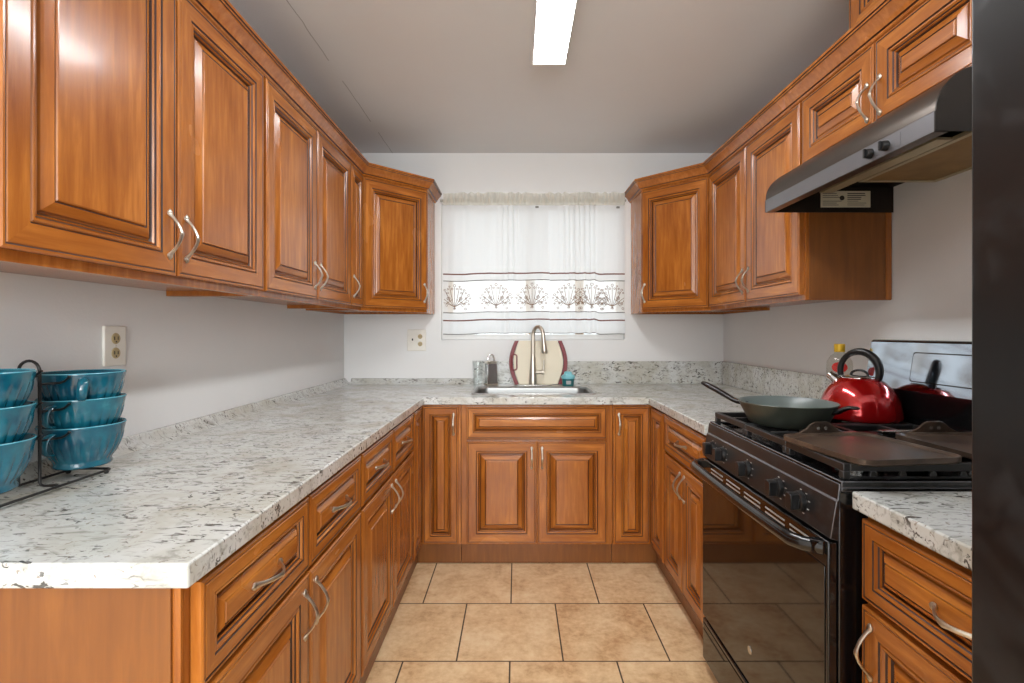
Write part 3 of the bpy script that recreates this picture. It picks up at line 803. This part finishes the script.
SKX, SKY = .874, 1.625
sk = thing('skillet', 'grey-green frying pan with a long handle on the far front burner', 'pan', (SKX, SKY, GT))
prof = [(0, .0), (.106, 0), (.113, .004), (.134, .045), (.1435, .066), (.1455, .070), (.1440, .0715), (.1405, .0685), (.130, .044), (.109, .008), (.102, .0045), (0, .0045)]
MB().lathe(prof, 56, mats=[0, 0, 0, 0, 0, 0, 1, 1, 1, 1, 1], mod=lambda i, a: 1 + (.035 * math.exp(-((math.atan2(math.sin(a + 2.2), math.cos(a + 2.2))) / .12) ** 2) if 4 <= i <= 7 else 0)).build('bowl', [M['pan_out'], M['pan_in']], sk, angle=50)
def radial(a, r, z): return (r * math.cos(a), r * math.sin(a), z)
a = R(127)
MB().tube([radial(a, .134, .050), radial(a, .150, .052), radial(a, .166, .052), radial(a, .181, .056), radial(a, .210, .069), radial(a, .245, .085), radial(a, .285, .101), radial(a, .303, .107), radial(a, .309, .108)],
          [.011, .0125, .0115, .0115, .013, .0135, .0130, .010, .004], 12, flat=.72, up=(0, 0, 1)).build('handle', M['black_plastic'], sk, angle=60)
a = R(-53)
MB().tube([radial(a, .134, .050), radial(a, .149, .056), radial(a, .164, .066), radial(a, .182, .073), radial(a, .200, .072), radial(a, .205, .072)], [.012, .015, .014, .012, .009, .003], 12, flat=.5, up=(0, 0, 1)).build('helper_handle', M['black_plastic'], sk, angle=60)

KX, KY = 1.178, 1.728
kt = thing('kettle', 'red metallic dome kettle with a black arched handle', 'kettle', (KX, KY, GT))
prof = [(0, 0), (.116, 0), (.1215, .004), (.1230, .012), (.1218, .030), (.1165, .055), (.1065, .082), (.0920, .106), (.0730, .126), (.0560, .137), (.0520, .139)]
MB().lathe(prof, 56).build('body', M['kettle_red'], kt, angle=50)
MB().lathe([(.0520, .138), (.0545, .1385), (.0545, .141), (.050, .143), (.046, .144), (.030, .1475), (.012, .149), (0, .149)], 40).build('lid', M['chrome'], kt, angle=40)
a = R(-56)
pts = []
for i in range(29):
    th = PI * (i / 28) * 1.30 - .22 * PI
    rr_ = .060
    pts.append((math.cos(a) * rr_ * math.cos(th), math.sin(a) * rr_ * math.cos(th), .160 + .068 * math.sin(th)))
MB().tube(pts, [.0095 + .0040 * math.sin(PI * min(1, i / 20)) for i in range(29)], 14, flat=1.0, up=(0, 0, 1)).build('handle', M['black_plastic'], kt, angle=60)
pts = [(math.cos(a) * .026 * math.cos(PI * i / 12), math.sin(a) * .026 * math.cos(PI * i / 12), .147 + .017 * math.sin(PI * i / 12)) for i in range(13)]
MB().tube(pts, .0042, 8).build('lid_loop', M['black_plastic'], kt, angle=60)
sa = R(135)
MB().tube([radial(sa, .062, .118), radial(sa, .080, .134), radial(sa, .090, .143), radial(sa, .093, .146)], [.021, .018, .016, .0145], 16, up=(0, 0, 1)).build('spout', M['chrome'], kt, angle=50)

ot = thing('oil_bottle', 'clear oil bottle with a yellow cap and red label, behind the kettle', 'bottle', (1.262, 1.965, CT + .0005))
MB().lathe([(0, 0), (.040, 0), (.044, .004), (.044, .14), (.044, .215), (.042, .236), (.031, .256), (.017, .268), (.0145, .276), (.0145, .290), (0, .290)], 32).build('body', M['bottle'], ot, angle=40)
MB().lathe([(0, .272), (.0185, .272), (.0185, .300), (.0172, .303), (0, .303)], 24).build('cap', M['yellow'], ot, angle=30)
b = MB(); vs = []; fs = []      # oval red label on the shoulder, facing the room
for ring in (0, 1):
    for i in range(24):
        aa = 2 * PI * i / 24; th = R(238) + .62 * math.cos(aa) * (1, .0)[ring]; zz = .214 + .020 * math.sin(aa) * (1, 0)[ring]
        rr_ = .0446 if zz < .215 else .0446 - (zz - .215) * .095
        vs.append((rr_ * math.cos(th), rr_ * math.sin(th), zz))
for i in range(24): fs.append((i, (i + 1) % 24, 24))
b.add(vs[:25], fs).build('label', M['red_label'], ot, smooth=True)

tn = thing('turner', 'black kitchen turner with a slotted grey metal handle, lying between kettle and griddle', 'spatula', (1.06, 1.455, GT), 0)
MB().prism(rrect(.062, .022, .012), .0, .004).build('blade', M['black_plastic'], tn, off=(.075, .002, 0), bevel=.001)
MB().cells([0, .018, .098, .125], [-.011, -.004, .004, .011], lambda x, y: not (.018 < x < .098 and -.004 < y < .004), .001, .011).build('handle', M['steel'], tn, off=(.008, 0, 0), bevel=.002)

# ------------------------------------------------------------------ fridge
FX, FY = .530, .588
FG = (.95, .14, 0)
fr = thing('refrigerator', 'tall black refrigerator standing at the right edge of the photo', 'refrigerator', FG)
bx('case', (.605, 1.395, -.318, FY - .004, .03, 1.775), M['fridge'], fr, FG, .006)
bx('foot_grille', (.625, 1.36, -.31, FY - .02, .001, .03), M['dark'], fr, FG)
MB().box(FX, .600, -.318, FY, .70, 1.775).build('door', M['fridge'], fr, FG, .004, 3)
MB().box(FX, .600, -.318, FY, .06, .692).build('freezer_drawer', M['fridge'], fr, FG, .012, 4)
MB().tube([(FX, -.26, .80), (FX - .045, -.26, .84), (FX - .05, -.26, 1.0), (FX - .05, -.26, 1.45), (FX - .045, -.26, 1.61), (FX, -.26, 1.65)], .011, 12, up=(0, 1, 0)).build('handle', M['fridge'], fr, FG)

# ------------------------------------------------------------------ sink, faucet and things beside it
sx, sy = (SX0 + SX1) / 2, (SY0 + SY1) / 2
SO = (sx, sy, CB)
sk_ = thing('sink', 'stainless steel single-bowl sink set in the back counter', 'sink', SO)
ha, hb_ = (SX1 - SX0) / 2, (SY1 - SY0) / 2
rings = [(rrect(ha + .012, hb_ + .012, .03), CT + .0004), (rrect(ha + .010, hb_ + .010, .03), CT + .0035), (rrect(ha - .006, hb_ - .006, .05), CT + .0035), (rrect(ha - .014, hb_ - .014, .055), CT - .006), (rrect(ha - .022, hb_ - .022, .06), CT - .165), (rrect(ha - .05, hb_ - .05, .05), CT - .185), (rrect(.045, .045, .044), CT - .19)]
n_ = len(rings[0][0]); vs_r = [(x, y, z - CB) for P, z in rings for x, y in P]; fs = []
for k in range(len(rings) - 1):
    for j in range(n_): fs.append((k * n_ + j, k * n_ + (j + 1) % n_, (k + 1) * n_ + (j + 1) % n_, (k + 1) * n_ + j))
MB().add(vs_r, fs).build('basin', M['sink_steel'], sk_, angle=30)
MB().lathe([(0, -.004), (.035, -.004), (.0445, 0), (.046, .002), (.0465, 0)], 28, (0, 0, CT - .19 - CB)).build('drain', M['chrome'], sk_, angle=40)

FO = (.108, 3.290, CT + .0005)
fc = thing('faucet', 'brushed steel pull-down gooseneck faucet behind the sink', 'faucet', FO)
MB().prism(rrect(.125, .028, .027), 0, .006).build('deck_plate', M['steel'], fc, bevel=.002)
MB().lathe([(0, .006), (.027, .006), (.0275, .012), (.025, .05), (.0205, .115), (.0165, .17), (.0135, .20), (0, .20)], 28).build('body', M['nickel'], fc, angle=40)
du = Vector((.80, -.60, 0))
pts = [(0, 0, .19), (0, 0, .26), (0, 0, .325)]
rad = .040
for i in range(1, 15):
    th = PI - (PI + .10) * i / 14
    q = du * (rad + rad * math.cos(th)); pts.append((q.x, q.y, .325 + .058 * math.sin(th)))
q = du * (2 * rad + .006)
MB().tube(pts, .0125, 14, up=(0, 1, 0)).build('neck', M['nickel'], fc, angle=60)
e = Vector(pts[-1])
MB().tube([e, e + Vector((.003, -.002, -.03)), e + Vector((.008, -.006, -.085)), e + Vector((.009, -.007, -.105)), e + Vector((.009, -.007, -.108))], [.0135, .0145, .0190, .0195, .0165], 18, up=(0, 1, 0)).build('spray_head', M['nickel'], fc, angle=50)
MB().tube([(.018, -.004, .085), (.045, -.008, .088), (.072, -.010, .088)], [.012, .013, .0145], 14, up=(0, 0, 1)).tube([(.066, -.010, .095), (.070, -.008, .13), (.071, -.006, .165)], [.006, .005, .0045], 10, up=(0, 1, 0)).build('lever', M['nickel'], fc, angle=50)

# cutting board leaning on the backsplash
BO = (.146, 3.366, CT + .002)
cb = thing('cutting_board', 'white cutting board with dark red side grips, leaning behind the faucet', 'cutting board', BO)
cb.rotation_euler = (R(-5.0), 0, 0)
H, Wd, bow = .290, .152, .038
def side(s, inset, n_=16):
    return [(s * (Wd - inset + bow * math.sin(PI * i / n_) * (1 if inset < .03 else .8)), H * i / n_) for i in range(n_ + 1)]
rgt = side(1, .024); lft = side(-1, .024)[::-1]
hole = (-.162, .145)
MB().prism(rgt + lft, -.009, 0, 'y').build('board', M['board'], cb, bevel=.002)
for s in (1, -1):
    o_ = side(s, -.006); i_ = [(x, z) for x, z in side(s, .020)][::-1]
    MB().prism(o_ + i_, -.0105, .001, 'y').build('side_grip', M['red_rim'], cb, bevel=.002)
pts = [(x, -.0105, z) for x, z in [(hole[0] + p[0], hole[1] + p[1]) for p in rrect(.0185, .052, .016)]]
MB().tube(pts, .0042, 8, closed=True, up=(0, 1, 0)).build('handle_ring', M['red_rim'], cb, angle=60)

# glass tumbler and box grater
tb = thing('tumbler', 'tall clear glass tumbler left of the grater on the back counter', 'glass', (-.256, 3.325, CT + .0005))
MB().lathe([(0, 0), (.028, 0), (.030, .003), (.036, .150), (.0375, .160), (.0350, .160), (.0335, .150), (.0275, .010), (0, .009)], 32).build('glass', M['tumbler'], tb, angle=40)
gr = thing('box_grater', 'metal box grater between the tumbler and the cutting board', 'grater', (-.168, 3.310, CT + .0005), R(24))
def frus(a0, a1, z0, z1, b=None):
    b = b or MB()
    vs = [(-a0[0], -a0[1], z0), (a0[0], -a0[1], z0), (a0[0], a0[1], z0), (-a0[0], a0[1], z0), (-a1[0], -a1[1], z1), (a1[0], -a1[1], z1), (a1[0], a1[1], z1), (-a1[0], a1[1], z1)]
    return b.add(vs, [(0, 3, 2, 1), (4, 5, 6, 7), (0, 1, 5, 4), (1, 2, 6, 5), (2, 3, 7, 6), (3, 0, 4, 7)])
frus((.036, .030), (.032, .026), 0, .150).build('body', M['steel'], gr, bevel=.002)
for z0, z1, q, w_ in ((.0005, .012, .0375, .0315), (.143, .158, .034, .028)):
    frus((q, w_), (q, w_), z0, z1).build('rim_band', M['nickel'], gr, bevel=.001)
b = MB()
for k in range(3):
    z = .038 + k * .038
    b.prism([(-.017, z - .008), (.017, z - .008), (.015, z + .008), (-.015, z + .008)], .0335, .0375, 'x')
b.build('slicing_slots', M['dark'], gr)
b = MB()
for i in range(5):
    for j in range(8):
        b.lathe([(.0038, 0), (.0032, -.003), (0, -.0035)], 8, (-.022 + i * .011, -.0285 - .000, .030 + j * .014), axis='y')
b.build('grating_bumps', M['steel'], gr)
MB().tube([(.022 * math.cos(PI * i / 14), 0, .156 + .045 * math.sin(PI * i / 14) ** .6) for i in range(15)], .006, 10, up=(0, 1, 0)).build('handle', M['chrome'], gr, angle=60)

jr = thing('scrubber_pot', 'small teal pot with a pale aqua lid beside the cutting board', 'jar', (.334, 3.262, CT + .0005))
MB().lathe([(0, 0), (.034, 0), (.037, .003), (.040, .042), (.040, .050), (0, .050)], 28).build('pot', M['teal_jar'], jr, angle=35)
MB().lathe([(0, .048), (.0435, .048), (.0450, .052), (.0445, .062), (.0400, .070), (.031, .075), (.026, .080), (.025, .088), (.020, .093), (0, .095)], 28, mod=lambda i, a: 1 + .05 * math.cos(3 * a + 1) * (i in (4, 5, 6))).build('lid', M['aqua_lid'], jr, angle=35)
MB().prism([(-.014, .014), (.014, .014), (.016, .036), (-.016, .036)], -.0405, -.0385, 'y').build('label_patch', M['legend'], jr)

# ------------------------------------------------------------------ bowls in the wire rack
RK = (-1.058, 1.115, CT + .0005)
rk = thing('bowl_rack', 'black wire rack holding two stacks of teal bowls on the left counter', 'rack', RK)
b = MB()
RB = .0085
P = [(-1.100 + RK[0] * 0, 0)]
loop = []
for cx_, cy_, a0 in ((.035, .130, 0), (-.035, .130, PI / 2), (-.035, -.150, PI), (.035, -.150, 3 * PI / 2)):
    loop += [(p[0], p[1], RB) for p in arc((cx_, cy_), .012, a0, a0 + PI / 2, 6)]
b.tube(loop, .0032, 8, closed=True, up=(0, 0, 1))
b.build('base_frame', M['wire'], rk, angle=60)
b = MB()
for fx, fy in ((.047, .125), (.047, -.145), (-.047, .125), (-.047, -.145)):
    b.lathe([(0, .0), (.004, .001), (.006, .005), (.004, .0090), (0, .0100)], 12, (fx, fy, 0))
b.build('ball_foot', M['wire'], rk)
pts = [(.046, 0, RB), (.012, 0, RB), (.004, 0, .010), (.001, 0, .016), (.001, 0, .05), (.001, 0, .24)]
pts += [(-.0225 + .0235 * math.cos(PI * i / 12), 0, .262 + .0235 * math.sin(PI * i / 12)) for i in range(13)]
pts += [(-.046, 0, .24), (-.046, 0, .05), (-.046, 0, RB)]
MB().tube(pts, .0032, 8, up=(0, 1, 0)).build('upright_loop', M['wire'], rk, angle=60)
FAR_H, NEAR_H = (.012, .077, .138), (.020, .089, .157)     # the bowls hang by their handles from the hooks
for lv in range(3):
    for sd_, hs_ in ((1, FAR_H), (-1, NEAR_H)):
        z = RB + .0034 + hs_[lv] + .0835
        MB().tube([(.001, 0, z), (-.001, .012 * sd_, z - .001), (-.002, .024 * sd_, z - .001), (.004, .032 * sd_, z - .001), (.016, .034 * sd_, z), (.026, .034 * sd_, z + .004), (.034, .034 * sd_, z + .011), (.037, .034 * sd_, z + .014)], [.0026] * 7 + [.0036], 8, up=(0, 0, 1)).build('hook', M['wire'], rk, angle=60)
def bowl_proto(loc, label, rz):
    t_ = thing('bowl', label, 'bowl', loc, rz, 'teal fluted bowls in the wire rack')
    prof = [(0, .004), (.046, .004), (.051, 0), (.0570, .001), (.0590, .006), (.0560, .012), (.0580, .018), (.0655, .030), (.0725, .046), (.0780, .062), (.0808, .074), (.0815, .080), (.0850, .097), (.0860, .1005), (.0845, .1025), (.0820, .101), (.0780, .082), (.0745, .066), (.0670, .044), (.057, .028), (.040, .020), (0, .018)]
    nf = 24
    def mod(i, a):
        if 6 <= i <= 10: return 1 + (.018, .046, .050, .046, .020)[i - 6] * (abs(math.cos(nf * a / 2)) ** .8 - .62)
        return 1
    mats = [0] * 12 + [0, 1, 1] + [0] * 6
    MB().lathe(prof, nf * 8, mod=mod, mats=mats).build('body', [M['teal'], M['teal_edge']], t_, angle=60)
    for s in (1, -1):
        pts = [(.030 * math.cos(th), s * (.076 + .030 * math.sin(th)), .077 - .016 * math.sin(th) * 0 + .0) for th in [PI * i / 14 for i in range(15)]]
        pts = [(0.017 * (1 if i < 0 else 1) * math.cos(PI * i / 14) * .9, s * (.0795 + .0225 * math.sin(PI * i / 14) ** .8), .066 + .024 * math.cos(PI * i / 14)) for i in range(15)]
        MB().tube([(x * .15, y, z) for x, y, z in pts], .0040, 10, flat=2.4, up=(1, 0, 0)).build('lug_handle', [M['teal']], t_, angle=60)
    return t_
BZ = CT + .0005 + RB + .0034
specs = []
for yy, nm, hs in ((1.236, 'far', FAR_H), (.992, 'near', NEAR_H)):
    for lv, h in zip(('bottom', 'middle', 'top'), hs):
        side_w = 'right-hand stack of the wire rack' if nm == 'far' else 'left-hand stack, cut by the photo edge'
        specs.append(((-1.066 if nm == 'far' else -1.064, yy, BZ + h), 'teal fluted bowl at the %s of the %s' % (lv, side_w), R(40) if (nm, lv) == ('far', 'top') else R(random.uniform(-6, 6))))
proto = bowl_proto(*specs[0])
for s in specs[1:]: dup_tree(proto, *s)

# ------------------------------------------------------------------ outlets
def outlet_face(b_sock, b_slot, cx_, cz_, y):
    pass
o = thing('wall_outlet', 'white double outlet on the left wall above the bowls', 'outlet', (XL, 1.460, 1.220), R(90))
bx('plate', (-.040, .040, -.009, -.0005, -.058, .058), M['white_plastic'], o, bevel=.003)
for z in (.021, -.021):
    s = MB().lathe([(0, -.0105), (.0150, -.0105), (.0165, -.0088), (0, -.0088)], 24, (0, 0, z), axis='y').build('socket', M['ivory'], o, angle=30)
    MB().box(-.0075, -.0050, -.0112, -.0104, z - .004, z + .006).box(.0050, .0075, -.0112, -.0104, z - .004, z + .006).box(-.002, .002, -.0112, -.0104, z - .011, z - .007).build('slots', M['dark'], s)
MB().lathe([(0, -.0100), (.003, -.0098), (.0034, -.0090), (0, -.0088)], 12, (0, 0, 0), axis='y').build('screw', M['nickel'], o)
o = thing('switch_and_outlet', 'white plate with a light switch and an outlet on the back wall', 'outlet', (-.678, YB, 1.204))
bx('plate', (-.064, .064, -.007, -.0005, -.073, .073), M['white_plastic'], o, bevel=.003)
s = bx('switch_surround', (-.036, -.018, -.0082, -.0069, -.018, .020), M['white_plastic'], o)
MB().prism([(-.0072, .012), (-.0072, -.004), (-.018, .010)], -.031, -.023, 'x').build('toggle', M['dark'], s)
for z in (.025, -.025):
    s = MB().lathe([(0, -.0088), (.0145, -.0088), (.016, -.0069), (0, -.0069)], 22, (.024, 0, z), axis='y').build('socket', M['ivory'], o, angle=30)
    MB().box(.0165, .0190, -.0096, -.0087, z - .004, z + .007).box(.029, .0315, -.0096, -.0087, z - .004, z + .007).box(.022, .026, -.0096, -.0087, z - .012, z - .008).build('slots', M['dark'], s)

# ------------------------------------------------------------------ curtains
ROD = (.1115, 3.390, 2.146)
rd = thing('curtain_rod', 'thin grey curtain rod across the top of the window', 'curtain rod', ROD)
MB().tube([(-.626, 0, 0), (.626, 0, 0)], .0075, 14, up=(0, 0, 1)).build('rod', M['rod'], rd, angle=50)
for s in (-1, 1):
    MB().box(s * .617 - .006, s * .617 + .006, .0076, .0295, -.012, .012).build('bracket', M['paint_white'], rd, bevel=.002)
ZT, ZB = 2.192, 1.246
Z_S1, Z_B1, Z_B0, Z_S0 = 1.650, 1.604, 1.392, 1.340
def curtain(label, x0, x1, seed, gather, motifs, tagx):
    rnd = random.Random(seed)
    loc = ((x0 + x1) / 2, 3.37, ZB)
    waves = [(rnd.uniform(.5, 1.0), rnd.uniform(0, 6.28), k * rnd.uniform(.85, 1.15)) for k in (14, 26, 41, 63, 88)]
    YC = 3.3655
    def gw_(x): return min(1, sum(math.exp(-((x - gx) / (2 * gw)) ** 2) for gx, ga, gw in gather))
    def Y(x, z):
        t_ = (z - ZB) / (ZT - ZB)
        d = sum(a * math.sin(k * (x - x0) + p + .7 * math.sin(2.4 * t_ + p)) / (.6 + k / 60) for a, p, k in waves) * .0058 * (.35 + .75 * t_)
        d += .0075 * gw_(x) * math.cos(2 * PI * x / .034 + 1.2 * t_) * (.25 + .75 * t_)
        if z > 2.10:   # drawn flat round the rod in the sleeve, ruffled above it
            d = d * .35 + .003 * math.sin(x * 190 + 2 * math.sin(x * 31)) * min(1, (z - 2.10) / .03)
        return min(3.3795, YC + d)
    def XF(x, z):
        t_ = (z - ZB) / (ZT - ZB)
        e = min(1, min(x - x0, x1 - x) / .03)
        return x + e * .0072 * gw_(x) * math.sin(2 * PI * x / .034 + 1.2 * t_) * min(1, max(0, t_ * 1.2 - .05)) * (0.35 if z > 2.1 else 1)
    def Z(x, z):
        lift = .004 * math.sin(5 * (x - x0) + seed) + .0025 * math.sin(17 * x + seed)
        for gx, ga, gw in gather: lift += .012 * math.exp(-((x - gx - .02) / (gw * 1.3)) ** 2) * ga / .02
        k = max(0, min(1, (2.1 - z) / .4))
        if z > 2.18: return z + .005 * math.sin(x * 75 + 3 * math.sin(x * 22))
        return z + lift * k
    t_ = thing('curtain', label, 'curtain', loc, 0, 'white cafe curtains at the window')
    nx = int((x1 - x0) / .003)
    def strip(name, z0, z1, mat, nz, dy=0.0, th=0.0):
        b = MB(); vs = []; fs = []
        for j in range(nz + 1):
            for i in range(nx + 1):
                x = x0 + (x1 - x0) * i / nx; z = z0 + (z1 - z0) * j / nz
                vs.append((XF(x, z), Y(x, z) + dy, Z(x, z)))
        w = nx + 1
        for j in range(nz):
            for i in range(nx): fs.append((j * w + i, j * w + i + 1, (j + 1) * w + i + 1, (j + 1) * w + i))
        o = b.add(vs, fs).build(name, mat, t_, loc, angle=80)
        if th:
            m_ = o.modifiers.new('thick', 'SOLIDIFY'); m_.thickness = th; m_.offset = 0
        return o
    strip('upper_cloth', Z_B1, 2.108, M['cotton'], 24, 0)
    strip('heading', 2.108, ZT, M['heading'], 10, 0)
    strip('sheer_band', Z_B0, Z_B1, M['sheer'], 8, 0)
    strip('lower_cloth', ZB, Z_B0, M['cotton'], 8, 0)
    for z in (Z_S1, Z_S0): strip('brown_stripe', z - .0045, z + .0045, M['trim_thread'], 1, -.0014, .0012)
    for z in (Z_B1, Z_B0, ZB + .003): strip('seam', z - .0028, z + .0028, M['grey_thread'], 1, -.0012, .0010)
    b = MB()
    def stroke(P, r=.0017):
        b.tube([(XF(x, z), Y(x, z) - .0016, Z(x, z)) for x, z in P], r, 6, up=(0, 1, 0))
    def dot(x, z, r=.0065, n_=10):
        stroke([(x + r * math.cos(2 * PI * i / n_), z + r * math.sin(2 * PI * i / n_)) for i in range(n_ + 1)], .0017)
    for mx in motifs:
        b = MB()
        cz = (Z_B0 + Z_B1) / 2 - .078
        ins = lambda x: x0 + .004 < x < x1 - .004
        segs = [[(mx, cz + i * .016) for i in range(10)]]
        dots = [(mx, cz + .155, .008)]
        for s in (-1, 1):
            segs.append([(mx + s * .015 * i / 5, cz - .008 + .018 * math.sin(i)) for i in range(4)])
            for j, (ln, hz, cr) in enumerate(((.082, .030, .018), (.092, .068, .017), (.062, .105, .014), (.032, .132, .010))):
                P = []
                for i in range(9):
                    u = i / 8; P.append((mx + s * ln * u, cz + .012 + (hz) * u ** 1.6 + .010 * math.sin(PI * u)))
                ex, ez = P[-1]
                for i in range(1, 9):
                    th = i / 8 * 1.6 * PI; rr_ = cr * (1 - i / 14)
                    P.append((ex + s * rr_ * math.sin(th) * .8, ez + rr_ * (1 - math.cos(th)) * .6))
                segs.append(P); dots.append((ex - s * .016, ez - .012, .006)); dots.append((ex + s * .012, ez - .014, .005))
                segs.append([(mx + s * ln * .5, cz + .012 + hz * .33 + .01), (mx + s * (ln * .5 + .010), cz + hz * .33 + .004), (mx + s * (ln * .5 + .02), cz + hz * .33 + .010)])
            dots.append((mx + s * .040, cz + .068, .011)); dots.append((mx + s * .040, cz + .068, .005))
            dots.append((mx + s * .072, cz - .002, .007))
        for P in segs:
            P = [q for q in P if ins(q[0])]
            if len(P) > 1: stroke(P)
        for x, z, r in dots:
            if ins(x - r) and ins(x + r): dot(x, z, r)
        b.build('embroidered_motif', M['brown_thread'], t_, loc, angle=80)
    tx = tagx
    MB().box(tx - .011, tx + .011, Y(tx, 2.095) - .006, Y(tx, 2.095) - .0052, 2.088, 2.102).build('fabric_tag', M['grey_thread'], t_, loc)['label'] = 'small grey fabric tag'
curtain('left and wider of the two white curtain panels, with embroidered sheer band', -.490, .2225, 5, [(-.05, .004, .03)], [-.414, -.137, .104], .137)
curtain('right and narrower white curtain panel, gathered in folds, with embroidered sheer band', .2235, .7255, 9, [(.44, .016, .03), (.50, .018, .02), (.36, .008, .03)], [.349, .505, .640], .680)
